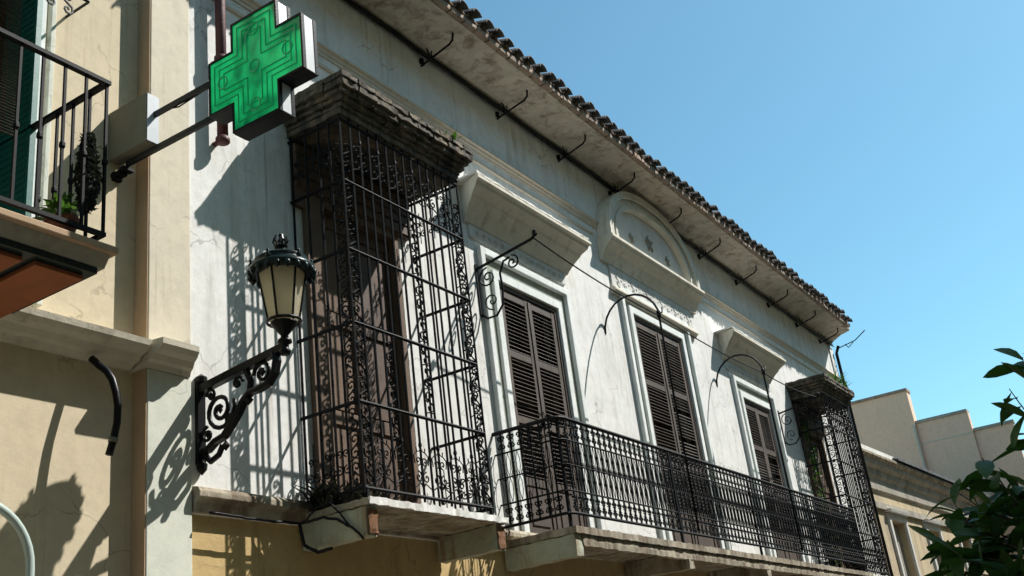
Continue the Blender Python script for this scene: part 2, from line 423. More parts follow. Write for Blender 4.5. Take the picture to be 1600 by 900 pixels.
# ---- arched pediment over the middle door
cx = 13.85
def sup(t, w, h, e=2.35):
    c, s_ = math.cos(t), math.sin(t)
    return (math.copysign(abs(c)**(2/e), c)*w, abs(s_)**(2/e)*h)
def archpts(w, h, n=26): return [(cx + sup(PI*i/n, w, h)[0], 7.66 + sup(PI*i/n, w, h)[1]) for i in range(n+1)]
b = MB()
def arch_ring(mb, w0, h0, w1, h1, y0, y1):
    A = archpts(w0, h0); B = archpts(w1, h1); n = len(A); vs = []
    for y in (y0, y1):
        for p in A: vs.append((p[0], y, p[1]))
        for p in B: vs.append((p[0], y, p[1]))
    fs = []
    for i in range(n-1):
        fs += [(i, n+i, n+i+1, i+1), (2*n+i, 2*n+i+1, 3*n+i+1, 3*n+i), (i, i+1, 2*n+i+1, 2*n+i), (n+i, 3*n+i, 3*n+i+1, n+i+1)]
    fs += [(0, 2*n, 3*n, n), (n-1, 2*n-1, 4*n-1, 3*n-1)]
    mb.add(vs, fs)
arch_ring(b, 1.55, 1.04, 1.43, .93, -.22, 0)
arch_ring(b, 1.428, .928, 1.33, .84, -.17, 0)
arch_ring(b, 1.328, .838, 1.25, .77, -.195, 0)
ped = b.build('arched_pediment', M['trim'], house, bevel=.006)
A = archpts(1.249, .769)
MB().prism(A, lambda p: (p[0], -.10, p[1]), lambda p: (p[0], 0, p[1])).build('pediment_panel', M['frieze'], ped)
# base moulding and the cove below it
MB().ext_x([(0, 7.655), (-.25, 7.655), (-.26, 7.64), (-.26, 7.605), (-.235, 7.595), (-.22, 7.56), (-.20, 7.545), (-.12, 7.47), (-.09, 7.42), (-.05, 7.36), (-.045, 7.32), (0, 7.32)], cx-1.60, cx+1.60).build('pediment_base', M['hood'], ped, bevel=.006)
b = MB()
b.box(cx-1.38, cx+1.38, -.03, 0, 6.98, 7.317)
b.build('pediment_frieze', M['frieze'], ped, bevel=.004)
for i in range(11):                                            # garland relief
    b = MB(); u = cx - 1.2 + i*.24; sg = 1 if i % 2 else -1
    b.tube(fit(scurve((u, 7.14), .13, .22, sg, 8), lambda p, q: (p, -.029, q)), .010, 5)
    b.lathe((u + .12, -.028, 7.14), [(0.001, -.025), (.014, -.01), (.014, .01), (.001, .025)], 7)
    b.build('garland_relief', M['frieze'], ped, smooth=True)
MB().ext_x([(0, 6.975), (-.07, 6.97), (-.085, 6.945), (-.085, 6.915), (-.05, 6.90), (-.035, 6.87), (0, 6.87)], cx-1.42, cx+1.42).build('door_cornice', M['hood'], ped, bevel=.004)
for u, z, s_ in ((-.62, 7.93, .8), (0.0, 8.03, 1.25), (.62, 7.93, .8)):
    b = MB()
    for k in range(5):
        a = k*2*PI/5 + .3
        b.tube(fit(spiral((cx + u + .05*s_*math.cos(a), z + .06*s_*math.sin(a)), .045*s_, .9, a, 1, 7), lambda p, q: (p, -.108, q)), .014*s_, 5)
    b.build('panel_relief', M['neigh_grey'], ped, smooth=True)

# ---- balcony doors: architraves and louvred leaves
def leaf_mesh(w, h, seed):
    """one shutter leaf, origin bottom left, front face at y=0"""
    rnd = random.Random(seed); b = MB(); st = .075
    b.box(0, st, 0, .04, 0, h).box(w-st, w, 0, .04, 0, h)
    rails = [0, .62, 1.30, h*.72, h-.09]
    for i, z in enumerate(rails): b.box(st+.001, w-st-.001, .003, .037, z, z + (.14 if i == 0 else .085))
    b.box(st+.001, w-st-.001, .014, .03, .14, .62)
    b.box(st+.05, w-st-.05, .002, .014, .20, .56)
    spans = [(.705, 1.30), (1.385, rails[3]), (rails[3]+.085, h-.09)]
    for (z0, z1) in spans:
        z = z0 + .02; opened = rnd.random() < .4
        while z < z1 - .025:
            t = math.radians(rnd.gauss(38, 3) if not opened else rnd.gauss(12, 4))
            dy, dz = .026*math.cos(t), .026*math.sin(t)
            if rnd.random() > .03:
                b.obox((w/2, .02, z), (w/2-st-.001, 0, 0), (0, -dy, dz*-1.), (0, .003*math.sin(t), .003*math.cos(t)))
            z += .047
    b.box(w-.012, w+.012, -.012, 0, .02, h-.02) if seed % 2 else None
    return b
def architrave(mb, x0, x1, z0, z1, w, y):
    """U-shaped surround of width w whose inner edge is the given rectangle"""
    mb.prism([(x0-w, z0), (x0, z0), (x0, z1), (x1, z1), (x1, z0), (x1+w, z0), (x1+w, z1+w), (x0-w, z1+w)],
             lambda p: (p[0], y, p[1]), lambda p: (p[0], 0, p[1]))
def balcony_door(d, zt, seed, label=None):
    x0, x1 = d
    root = bpy.data.objects.new('shuttered_door', None); COL.objects.link(root); root.parent = house
    if label: root['label'] = label
    b = MB(); architrave(b, x0, x1, FZ+.001, zt, .105, -.045); b.build('inner_architrave', M['frame'], root, bevel=.008)
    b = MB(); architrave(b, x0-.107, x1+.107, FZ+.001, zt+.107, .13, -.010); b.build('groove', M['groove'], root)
    b = MB(); architrave(b, x0-.239, x1+.239, FZ+.001, zt+.239, .09, -.06); b.build('outer_architrave', M['frame'], root, bevel=.01)
    b = MB()
    b.box(x0+.001, x0+.05, -.012, .10, FZ+.001, zt-.001).box(x1-.05, x1-.001, -.012, .10, FZ+.001, zt-.001).box(x0+.051, x1-.051, -.012, .10, zt-.055, zt-.001)
    b.build('door_frame', M['shutter'], root)
    w = (x1-x0-.104)/2
    for i in (0, 1):
        lm = leaf_mesh(w-.004, zt-.06-FZ-.01, seed+i)
        lf = lm.build('shutter_leaf', M['shutter'], root, loc=(x0+.052+i*(w), .0, FZ+.008))
        MB().box(w-.06, w-.03, -.03, -.001, 1.32, 1.37).box(w-.052, w-.038, -.045, -.03, 1.28, 1.4).build('latch', M['iron'], lf) if i == 0 else None
    MB().box(x0, x1, .20, .24, FZ, zt).build('door_backing', M['doorwood'], root)
    return root
balcony_door(D1, 6.19, 3, 'louvred brown door under the nearer flat hood')
balcony_door(D2, 6.70, 5, 'taller louvred brown door under the arched pediment')
balcony_door(D3, 6.19, 8, 'louvred brown door under the farther flat hood')

# ---- doors inside the grilled cages
def cage_door(x0, x1):
    root = bpy.data.objects.new('cage_door', None); COL.objects.link(root); root.parent = house
    b = MB().box(x0-.16, x0+.03, -.05, .345, FZ+.02, 6.148).box(x1-.03, x1+.04, -.03, .345, FZ+.02, 6.148)
    b.box(x0-.16, x1+.04, -.052, -.001, 6.152, 6.16).box(x0+.031, x1-.031, -.045, .345, 6.08, 6.148)
    b.build('jamb', M['jamb'], root, bevel=.006)
    b = MB().box(x0-.28, x1+.22, -.06, -.001, 6.162, 6.598).box(x0-.28, x0-.162, -.045, -.001, 5.98, 6.16)
    for k in range(4): b.box(x0-.28, x1+.22, -.075, -.061, 6.18+k*.105, 6.26+k*.105)
    b.build('lintel_boards', M['doorwood'], root)
    w = (x1-x0)/2
    for i in (0, 1):
        b = MB(); u = x0 + i*w
        b.box(u+.003, u+.09, .04, .09, FZ+.01, 6.075).box(u+w-.09, u+w-.003, .04, .09, FZ+.01, 6.075)
        for z in (FZ+.01, 4.1, 5.0, 5.95): b.box(u+.091, u+w-.091, .042, .088, z, z+.12)
        for (a, c) in ((FZ+.15, 4.1), (4.24, 5.0), (5.14, 5.95)): b.box(u+.091, u+w-.091, .060, .075, a, c)
        b.build('door_leaf', M['jamb'] if i == 0 else M['doorwood'], root, bevel=.004)
    MB().box(x0, x1, .22, .25, FZ, 6.15).build('door_backing', M['doorwood'], root)
cage_door(*C1); cage_door(*C2)

# ---- the grilled cages (origin: left end, on the wall line, z = 0)
CW, CD = 1.74, .60
LV = [3.37, 4.05, 4.71, 5.36, 6.0, 6.60]
def make_cage():
    root = bpy.data.objects.new('window_cage', None); COL.objects.link(root); root.parent = house; root.location = (6.18, 0, 0)
    F = lambda u, z: (u, -CD, z)
    Lf = lambda u, z: (0.0, -u, z)
    Rt = lambda u, z: (CW, -u, z)
    # horizontal hoops
    for z in LV:
        r = .015
        MB().tube([(0, 0, z), (0, -CD+.01, z), (.01, -CD, z), (CW-.01, -CD, z), (CW, -CD+.01, z), (CW, 0, z)], r, 6).build('horizontal_bar', M['iron'], root)
    # plain upright bars
    vb = MB().tube([(0, 0, 3.33), (0, 0, 6.66)], .0115, 6).mesh('vertical_bar', M['iron'])
    def up(x, y):
        o = bpy.data.objects.new('vertical_bar', vb); COL.objects.link(o); o.parent = root; o.location = (x, y, 0)
    cols = [(0, .13), (.80, .94), (CW-.13, CW)]
    n = 13
    xs = [.13 + i*(CW-.26)/(n-1) for i in range(n)]
    for x in xs: up(x, -CD)
    for x in (0, CW): up(x, -CD)
    for s_ in (0, CW):
        for y in (-.03, -.20, -.35, -.47): up(s_, y)
    # scrolled columns at the corners and in the middle of the front
    def column(f, a, c, z0, z1, name='scroll_column'):
        b = MB(); h = .215; z = z0 + h/2; i = 0; u = (a+c)/2; w = (c-a)*.80
        while z < z1 - h*.3:
            b.tube(fit(scurve((u, z), w, h, 1 if i % 2 else -1, 8), f), .0085, 4)
            b.tube(fit(spiral((u + w*.25*(1 if i % 2 else -1), z + h*.02), w*.24, 1.2, 0, 1, 7), f), .0065, 4)
            b.tube(fit([(u-w*.5, z-h*.5), (u, z-h*.42), (u+w*.5, z-h*.5)], f), .0065, 4); z += h; i += 1
        b.build(name, M['iron_grey'], root)
    column(F, 0, .13, 3.38, 6.56); column(F, CW-.13, CW, 3.38, 6.56)
    column(Lf, .47, .60, 3.38, 6.56); column(Rt, .47, .60, 3.38, 6.56)
    column(F, xs[6], xs[7]+.02, 4.1, 6.0); column(F, xs[2], xs[3], 3.8, 4.71)
    # bottom and top scroll bands, each panel between two uprights
    for zc, hh in ((3.62, .40), (6.30, .34)):
        for k in range(0, n-1, 2):
            b = MB(); c = xs[k+1]
            for sg in (-1, 1):
                b.tube(fit(spiral((c + sg*.052, zc - hh*.22), .05, 1.3, PI/2, sg, 12), F), .0075, 4)
                b.tube(fit(spiral((c + sg*.045, zc + hh*.12), .04, 1.2, -PI/2, -sg, 11), F), .007, 4)
                b.tube(fit([(c, zc + hh*.42), (c + sg*.02, zc + hh*.33), (c + sg*.052, zc + hh*.30), (c + sg*.06, zc + hh*.40)], F), .006, 4)
            b.tube(fit([(xs[k], zc - hh*.46), (c - .03, zc - hh*.34), (c, zc - hh*.46), (c + .03, zc - hh*.34), (xs[k+2], zc - hh*.46)], F), .007, 4)
            b.tube(fit([(c - .09, zc + hh*.05), (c - .10, zc + hh*.22), (c - .06, zc + hh*.30)], F), .006, 4).tube(fit([(c + .09, zc + hh*.05), (c + .10, zc + hh*.22), (c + .06, zc + hh*.30)], F), .006, 4)
            b.lathe((c, -CD, zc + hh*.46), [(.001, -.03), (.017, -.01), (.014, .015), (.001, .04)], 6)
            b.build('scroll_panel', M['iron_grey'], root)
        for f in (Lf, Rt):
            for u in (.11, .28, .41):
                b = MB()
                for sg in (-1, 1):
                    b.tube(fit(spiral((u + sg*.04, zc - hh*.2), .04, 1.3, PI/2, sg, 10), f), .0075, 4)
                    b.tube(fit(spiral((u + sg*.034, zc + hh*.14), .032, 1.2, -PI/2, -sg, 10), f), .007, 4)
                b.tube(fit([(u, zc-hh*.5), (u, zc+hh*.5)], f), .006, 4)
                b.build('side_scroll_panel', M['iron_grey'], root)
    # masonry canopy: corbelled, worn courses
    b = MB()
    b.rough(-.02, CW+.02, -.63, 0, 6.64, 6.70, .05, .003)
    b.box(.0, CW, -.60, 0, 6.70, 6.95)
    rq = random.Random(3)
    for q in range(5):
        t = q/4; e = (.025, .055, .085, .115, .125)[q]; z0 = 6.702 + (0, .05, .10, .15, .215)[q]; z1 = 6.702 + (.0485, .0985, .1485, .2135, .27)[q]
        yo = -.625 - e*1.2
        x = -e
        while x < CW + e - .02:
            w = min(rq.uniform(.16, .38), CW + e - x)
            if CW + e - x - w < .08: w = CW + e - x
            dy = rq.uniform(-.006, .006)
            b.rough(x + .002, x + w - .003, yo + dy, yo + .22, z0, z1 + rq.uniform(-.004, .004), .055, .0045); x += w
        for sx in (0, 1):
            y = yo + .222
            while y < -.02:
                w = min(rq.uniform(.14, .30), -y); dx = rq.uniform(-.006, .006)
                if sx == 0: b.rough(-e + dx, .08, y + .002, y + w - .002, z0, z1, .055, .0045)
                else: b.rough(CW - .08, CW + e + dx, y + .002, y + w - .002, z0, z1, .055, .0045)
                y += w
    b.rough(-.10, CW+.10, -.72, 0, 6.96, 6.985, .09, .006)
    cp = b.build('canopy', M['canopy'], root)
    # floor slab on two side corbels
    b = MB().rough(-.06, CW+.08, -.68, 0, 3.225, 3.28, .045, .0028)
    sl = b.build('slab', M['slab'], root)
    MB().rough(-.065, CW+.085, -.70, -.683, 3.222, 3.283, .05, .003).build('slab_edge', M['whitepaint'], sl)
    for u in (-.05, CW-.06):
        MB().rough(u, u+.12, -.645, 0, 3.00, 3.222, .05, .0035).build('corbel', M['corbel'], sl)
        MB().rough(u+.005, u+.115, -.662, -.648, 3.01, 3.20, .04, .004).build('rusty_face', M['rust'], sl)
    b = MB()
    for x in (.03, CW-.03):
        b.box(x-.014, x+.014, -CD-.014, -CD+.014, 3.28, 3.36)
    b.build('post_foot', M['iron'], root)
    return root
cage = make_cage()
cage['label'] = 'grilled cage at the near end of the facade'
cage2 = copy_tree(cage, house, (19.72, 0, 0)); cage2['label'] = 'grilled cage at the far end of the facade'

# ---- balcony
BX0, BX1, BY = 9.0, 19.3, -.78
bal = MB().rough(BX0-.05, BX1+.05, BY-.06, 0, 3.19, 3.262, .06, .0028).build('balcony', M['slab'], house)
for x in [BX0-.04] + [11.55, 14.1, 16.6] + [BX1-.10]:
    MB().rough(x, x+.14, BY-.03, 0, 2.98, 3.187, .06, .0035).build('beam', M['slab'] if x > BX0 else M['corbel'], bal)
MB().rough(BX0+.1, BX1-.1, BY-.035, BY+.03, 3.08, 3.187, .06, .003).build('edge_beam', M['slab'], bal)
rr = .10
corner = lambda cx_, sg: [(cx_ + sg*rr*(1-math.sin(a)), BY + rr*(1-math.cos(a)), 0) for a in [PI/2*k/5 for k in range(6)]]
path = [(BX0, 0, 0)] + [(BX0 + rr*(1-math.cos(PI/2*k/5)), BY + rr*(1-math.sin(PI/2*k/5)), 0) for k in range(6)] + \
       [(BX1 - rr*(1-math.cos(PI/2*k/5)), BY + rr*(1-math.sin(PI/2*k/5)), 0) for k in range(5, -1, -1)] + [(BX1, 0, 0)]
for z, r in ((4.35, .021), (4.13, .010), (3.88, .008), (3.62, .010), (3.40, .016)):
    MB().tube([(p[0], p[1], z) for p in path], r, 6).build('rail', M['iron'], bal)
G = lambda u, z: (u, 0, z)
b = MB().tube([(0, 0, 3.40), (0, 0, 4.35)], .0115, 5)
for (zc, hh) in ((4.24, .19), (3.51, .19)):
    for sg in (-1, 1):
        b.tube(fit(spiral((sg*.028, zc + .045), .027, 1.15, -PI/2, -sg, 9), G), .0085, 4)
        b.tube(fit(spiral((sg*.028, zc - .045), .027, 1.15, PI/2, sg, 9), G), .0085, 4)
for sg in (-1, 1): b.tube(fit([(sg*.059, 3.62), (sg*.036, 3.72), (sg*.036, 3.80), (sg*.059, 3.88), (sg*.036, 3.96), (sg*.036, 4.04), (sg*.059, 4.13)], G), .0042, 4)
for z in (4.02, 3.75): b.lathe((0, 0, z), [(.006, -.03), (.017, 0), (.006, .03)], 6)
for sg in (-1, 1): b.tube(fit([(0, 3.84), (sg*.03, 3.87), (sg*.034, 3.90), (sg*.02, 3.93), (0, 3.92)], G), .005, 4)
bm_ = b.mesh('baluster', M['iron'])
def bal_at(x, y, rz):
    o = bpy.data.objects.new('baluster', bm_); COL.objects.link(o); o.parent = bal; o.location = (x, y, 0); o.rotation_euler = (0, 0, rz)
N = 86
for i in range(N): bal_at(BX0 + rr + .01 + (BX1-BX0-2*rr-.02)*i/(N-1), BY, 0)
for x in (BX0, BX1):
    for k in range(6): bal_at(x, -.09 - k*.115, PI/2)
for x in (BX0+.04, 11.55, 14.1, 16.6, BX1-.04):
    y = BY if BX0+.1 < x < BX1-.1 else BY+.04
    MB().box(x-.014, x+.014, y-.014, y+.014, 3.262, 4.35).build('post', M['iron'], bal)

# ---- small fixtures belonging to the facade
eb = MB(); pts = []
for i in range(60):
    x = XL + .1 + (XR-.1-XL)*i/59; pts.append((x, -.04, 8.70 + .008*math.sin(i*1.7) + random.uniform(-.006, .006)))
eb.tube(pts, .026, 6); eb.tube([(p[0], p[1]-.03, p[2]-.035 + random.uniform(-.01, .006)) for p in pts], .012, 5)
tag(eb.build('electric_cable', M['black']), 'thick black cable bundle running along the wall just under the eave', 'cable')
def eave_hook():
    return MB().tube([(0, .0, -.16), (0, -.10, -.13), (0, -.40, -.05), (0, -.45, -.01), (.01, -.46, .10)], .013, 5).tube([(0, -.10, -.10), (.03, -.11, -.03), (.015, -.09, .05)], .009, 5).tube([(-.02, -.16, -.14), (0.01, -.15, -.02)], .009, 5).lathe((0, -.012, -.10), [(.03, -.03), (.03, .03)], 6)
hm = eave_hook().mesh('eave_hook', M['iron'])
ords = ['first', 'second', 'third', 'fourth', 'fifth', 'sixth', 'seventh', 'eighth', 'ninth', 'tenth']
for i, x in enumerate([8.4, 9.95, 11.45, 12.95, 14.6, 16.2, 17.9, 19.6, 21.3, 22.9]):
    o = bpy.data.objects.new('eave_hook', hm); COL.objects.link(o); o.location = (x, 0, 8.70)
    o.rotation_euler = (0, random.uniform(-.05, .05), random.uniform(-.08, .08))
    tag(o, 'iron hook under the eave, %s from the pharmacy cross' % ords[i], 'iron hook', 'iron hooks under the eave')

# gooseneck rods on the balcony rail
def goose(x, label):
    pts = [(x, BY-.01, 3.45), (x, BY-.01, 6.18)]
    R_ = -BY/2 + .01
    for k in range(1, 12):
        a = PI*k/12; pts.append((x, -R_ - R_*math.cos(a), 6.18 + .42*math.sin(a)))
    pts += [(x, .0, 6.18)]
    b = MB().tube(pts, .015, 6)
    b.lathe((x, BY-.01, 6.22), [(.014, -.06), (.03, -.03), (.03, .03), (.014, .06)], 8)
    b.tube([(x, BY-.01, 6.22), (x+.10, BY-.02, 6.27), (x+.13, BY-.02, 6.34)], .011, 5)
    tag(b.build('gooseneck_rod', M['iron'], smooth=True), label, 'iron rod', 'gooseneck rods rising from the balcony rail')
goose(12.05, 'curved iron rod arching from the balcony rail to the wall left of the middle door')
goose(15.85, 'curved iron rod arching from the balcony rail to the wall right of the middle door')

# scrolled wire brackets
def wire_bracket(x, label):
    f = lambda u, z: (x, -u, z)
    b = MB().tube(fit([(0, 6.22), (.35, 6.27), (.74, 6.33), (.78, 6.36)], f), .016, 6)
    b.lathe((x, -.79, 6.385), [(.002, -.045), (.03, -.02), (.03, .02), (.002, .045)], 8)
    b.tube(fit([(0, 5.70), (.08, 5.62), (.20, 5.62), (.29, 5.72), (.31, 5.90), (.30, 6.08), (.36, 6.2), (.45, 6.22)], f), .013, 5)
    b.tube(fit(spiral((.47, 6.15), .085, 1.5, PI/2, -1, 16), f), .010, 5)
    b.tube(fit(spiral((.14, 6.08), .12, 1.6, PI/2, 1, 18), f), .010, 5)
    b.tube(fit(spiral((.16, 5.80), .10, 1.4, -PI/2, -1, 16), f), .009, 5)
    b.box(x-.02, x+.02, -.014, 0, 5.66, 6.28)
    tag(b.build('scroll_bracket', M['iron'], smooth=False), label, 'bracket', 'scrolled wall brackets carrying the wire')
wire_bracket(9.05, 'scrolled iron wall bracket beside the near cage, left of the first shuttered door')
wire_bracket(18.75, 'scrolled iron wall bracket beside the far cage, right of the last shuttered door')
b = MB()
W = [(9.05, -.76, 6.34), (12.05, BY-.01, 6.20), (15.85, BY-.01, 6.20), (18.75, -.76, 6.34)]
pts = []
for a, c in zip(W[:-1], W[1:]):
    for k in range(9):
        t = k/9; pts.append((a[0] + (c[0]-a[0])*t, a[1] + (c[1]-a[1])*t, a[2] + (c[2]-a[2])*t - .05*4*t*(1-t)))
pts.append(W[-1]); b.tube(pts, .009, 5)
tag(b.build('wire', M['iron']), 'thin dark wire strung between the two scroll brackets above the balcony', 'wire')

# old red downpipe stub at the house's left edge, and the dark pipe at its right edge
b = MB().tube([(5.31, -.10, 6.20), (5.31, -.10, 9.0)], .045, 10)
for z in (6.22, 7.0, 8.1): b.lathe((5.31, -.10, z), [(.045, -.03), (.058, -.02), (.058, .02), (.045, .03)], 10).box(5.29, 5.33, -.06, 0, z-.012, z+.012)
tag(b.build('downpipe', M['redpipe'], smooth=True), 'old dark red downpipe ending in mid wall left of the pharmacy cross', 'downpipe')
b = MB().tube([(23.86, -.16, 8.66), (23.86, -.08, 8.5), (23.86, -.08, 0.15)], .035, 8)
b.tube([(23.86, -.12, 8.6), (24.1, -.5, 8.75), (24.2, -.75, 8.95)], .012, 5).tube([(23.95, -.3, 8.68), (24.2, -.3, 8.66), (24.35, -.4, 8.8)], .010, 5)
tag(b.build('downpipe', M['black']), 'thin dark pipe down the far corner of the white house', 'downpipe')
# cables sagging at the corner of the near cage's slab
b = MB()
rc = random.Random(9)
def wavy(pts, n=7, a=.012):
    out = []
    for p, q in zip(pts[:-1], pts[1:]):
        for k in range(n):
            t = k/n; out.append(tuple(p[i] + (q[i]-p[i])*t + rc.uniform(-a, a)*.35*(i != 1) for i in range(3)))
    return out + [pts[-1]]
b.tube(wavy([(5.12, -.10, 3.19), (5.6, -.10, 3.175), (6.0, -.11, 3.18), (6.07, -.28, 3.20), (6.10, -.40, 3.16), (6.10, -.55, 3.06), (6.11, -.62, 2.98)]), .011, 5)
b.tube(wavy([(6.0, -.10, 3.18), (6.02, -.12, 3.02), (6.05, -.22, 2.95), (6.08, -.34, 2.96)]), .014, 5)
b.tube(wavy([(6.04, -.12, 3.20), (6.06, -.22, 3.28), (6.08, -.34, 3.30), (6.10, -.42, 3.2), (6.10, -.50, 3.1)]), .008, 5)
tag(b.build('loose_cable', M['black'], smooth=True), 'tangled black cables drooping round the foot of the near cage', 'cable')

# weeds and moss
def tuft(mb, c, n, h, w, seed):
    r = random.Random(seed)
    for i in range(n):
        a = r.uniform(0, 2*PI); l = h*r.uniform(.5, 1.1); t = r.uniform(.15, .9)
        p = Vector(c) + Vector((r.uniform(-w, w), r.uniform(-w, w)*.5, 0))
        d = Vector((math.cos(a)*t, math.sin(a)*t, 1)).normalized(); s_ = d.cross(Vector((0, 0, 1))).normalized()*.022
        q = p + d*l*.6; e_ = p + d*l + Vector((math.cos(a), math.sin(a), -.4))*l*.25
        mb.add([p-s_*.5, p+s_*.5, q+s_, q-s_, e_], [(0, 1, 2, 3), (3, 2, 4)])
b = MB(); tuft(b, (21.50, -.40, 6.96), 110, .55, .20, 1); tuft(b, (21.3, -.60, 6.96), 30, .22, .25, 2)
tag(b.build('weed_tuft', M['leaf_light']), 'green weeds sprouting from the right end of the far cage canopy', 'weeds')
b = MB(); tuft(b, (7.7, -.70, 6.97), 18, .13, .1, 3)
tag(b.build('weed_tuft', M['leaf_light']), 'few dry sprigs on the right end of the near cage canopy', 'weeds')
b = MB()
for x in (6.32, 6.55, 6.9):
    tuft(b, (x-.1, -.2, 3.28), 60, .3, .16, int(x*10))
tag(b.build('pot_plant', M['leaf_dry']), 'dark plants standing on the floor of the near grilled cage', 'plant')
# ivy on the far cage's opening
b = MB(); r = random.Random(4)
for i in range(420):
    z = r.uniform(3.4, 6.3); x = 19.98 + r.gauss(0, .10) ; y = -.06 - abs(r.gauss(0, .05))
    s_ = r.uniform(.02, .045); d = Vector((r.uniform(-1, 1), r.uniform(-.4, .4), r.uniform(-1, 1))).normalized()*s_; e_ = Vector((r.uniform(-1, 1), -.6, r.uniform(-1, 1))).normalized()*s_
    c = Vector((x, y, z)); b.add([c-d, c+e_, c+d, c-e_], [(0, 1, 2, 3)])
tag(b.build('creeper', M['leaf_light']), 'green creeper climbing the wall inside the far grilled cage', 'creeper')

fp = thing('potted_plant', 'dark potted plant on the floor of the far grilled cage', 'potted plant', (19.95, -.47, 3.28))
MB().lathe((0, 0, 0), [(.09, 0), (.13, .20), (.15, .205), (.15, .25), (.12, .25), (.11, .22)], 16).build('pot', M['black'], fp)
b = MB(); tuft(b, (0, 0, .2), 60, .35, .09, 8); b.build('foliage', M['leaf_dry'], fp)

# ================================================================== LEFT HOUSE
lh = thing('neighbouring_house', 'beige rendered house with corner pilaster and moulded cornice on the left of the photo', 'house')
WY = .12
lw = [( 2.15, 3.72, 4.45, 7.3)]
wall_holes(MB(), -6, 4.65, 4.27, 10.2, WY, .5, lw).build('upper_wall', M['beige'], lh)
wall_holes(MB(), -6, 4.65, 0, 4.27, WY, .5, [(1.6, 3.2, .12, 2.9)]).build('lower_wall', M['beige'], lh)
MB().box(-6, 5.03, .501, 8, 0, 10.2).build('rear_wall', M['beige'], lh)
MB().box(4.655, 5.036, -.022, .5, 4.33, 10.2).build('upper_pilaster', M['beige2'], lh, bevel=.006)
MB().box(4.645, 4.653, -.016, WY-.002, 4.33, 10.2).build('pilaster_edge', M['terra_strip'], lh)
MB().box(4.655, 5.036, -.022, .5, 0, 4.16).build('lower_pilaster', M['pale'], lh, bevel=.006)
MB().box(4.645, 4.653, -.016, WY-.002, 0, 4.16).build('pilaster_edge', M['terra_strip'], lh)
pr = [(.5, 4.165), (.08, 4.165), (.06, 4.19), (-.04, 4.20), (-.06, 4.235), (-.12, 4.25), (-.15, 4.285), (-.16, 4.325), (.5, 4.345)]
pr2 = [(y - .0, z) for y, z in pr]
MB().ext_x([(.5, 4.165), (.09, 4.165), (.05, 4.195), (.00, 4.205), (-.03, 4.24), (-.09, 4.255), (-.12, 4.285), (-.13, 4.325), (.5, 4.35)], -6, 4.60).build('cornice', M['cornice'], lh)
b = MB(); pr = [(-.03, 4.162), (-.05, 4.195), (-.09, 4.205), (-.12, 4.24), (-.18, 4.255), (-.215, 4.285), (-.22, 4.325), (.0, 4.35)]
vs = []; n = len(pr)
for s_ in (0, 1):
    for (y, z) in pr: vs.append((4.62 if s_ == 0 else 5.03 + y*.42, y, z))
b.add(vs + [(4.62, .49, 4.35), (4.62, .49, 4.162), (5.03, .49, 4.35), (5.03, .49, 4.162)],
      [(k, k+1, n+k+1, n+k) for k in range(n-1)] + [tuple(range(n))[::-1] + (2*n+1, 2*n), tuple(range(n, 2*n)) + (2*n+2, 2*n+3), (n-1, 2*n, 2*n+2, 2*n-1), (0, n, 2*n+3, 2*n+1)])
b.build('pilaster_cornice', M['cornice'], lh)
# balcony door with teal shutters
x0, x1, z0, z1 = 2.15, 3.72, 4.45, 7.3
b = MB(); architrave_pts = [(x0-.085, z0), (x0, z0), (x0, z1), (x1, z1), (x1, z0), (x1+.085, z0), (x1+.085, z1+.085), (x0-.085, z1+.085)]
b.prism(architrave_pts, lambda p: (p[0], WY-.06, p[1]), lambda p: (p[0], WY, p[1]))
b2 = MB(); q = [(x0-.17, z0), (x0-.13, z0), (x0-.13, z1+.13), (x1+.13, z1+.13), (x1+.13, z0), (x1+.17, z0), (x1+.17, z1+.17), (x0-.17, z1+.17)]
b2.prism(q, lambda p: (p[0], WY-.05, p[1]), lambda p: (p[0], WY, p[1]))
dr = b.build('balcony_door', M['frame'], lh, bevel=.006); b2.build('outer_moulding', M['pale'], dr, bevel=.006)
for i in (0, 1):
    w = (x1-x0)/2; b = MB(); u = x0 + i*w
    b.box(u+.002, u+.07, .17, .21, z0, z1).box(u+w-.07, u+w-.002, .17, .21, z0, z1)
    for z in (z0, z0+.9, z1-.1): b.box(u+.071, u+w-.071, .172, .208, z, z+.1)
    z = z0 + .12
    while z < z1 - .12:
        b.obox((u+w/2, .19, z), (w/2-.071, 0, 0), (0, -.02, -.016), (0, .002, .003)); z += .045
    b.build('shutter_leaf', M['greenwood'], dr)
# open teal leaf folded back against the reveal side
b = MB(); b.box(3.56, 3.60, -.20, WY+.04, z0, z1)
z = z0 + .1
while z < z1-.1:
    b.obox((3.559, -.02, z), (.006, 0, .004), (0, .15, 0), (0, 0, .010)); z += .05
b.build('open_shutter', M['greenwood'], dr)
MB().box(x0, x1, .23, .27, z0, z1).build('door_backing', M['doorwood'], dr)
b = MB().box(1.6, 3.2, .25, .3, .12, 2.9)
for k in range(3): b.box(1.68+k*.5, 2.08+k*.5, .235, .25, .3, 2.7)
b.build('street_door', M['doorwood'], lh)
# roller blind, dark slats hanging in front of the door
b = MB(); z = 5.35
while z < 7.6:
    b.obox((2.95, -.30, z), (.43, 0, 0), (0, .010, .008), (0, -.002, .003)); z += .022
b.tube([(2.6, -.30, 5.33), (2.6, -.30, 7.6)], .004, 4).tube([(3.3, -.30, 5.33), (3.3, -.30, 7.6)], .004, 4)
tag(b.build('roller_blind', M['doorwood']), 'dark slatted blind hanging in front of the teal shutters at the left edge', 'blind')

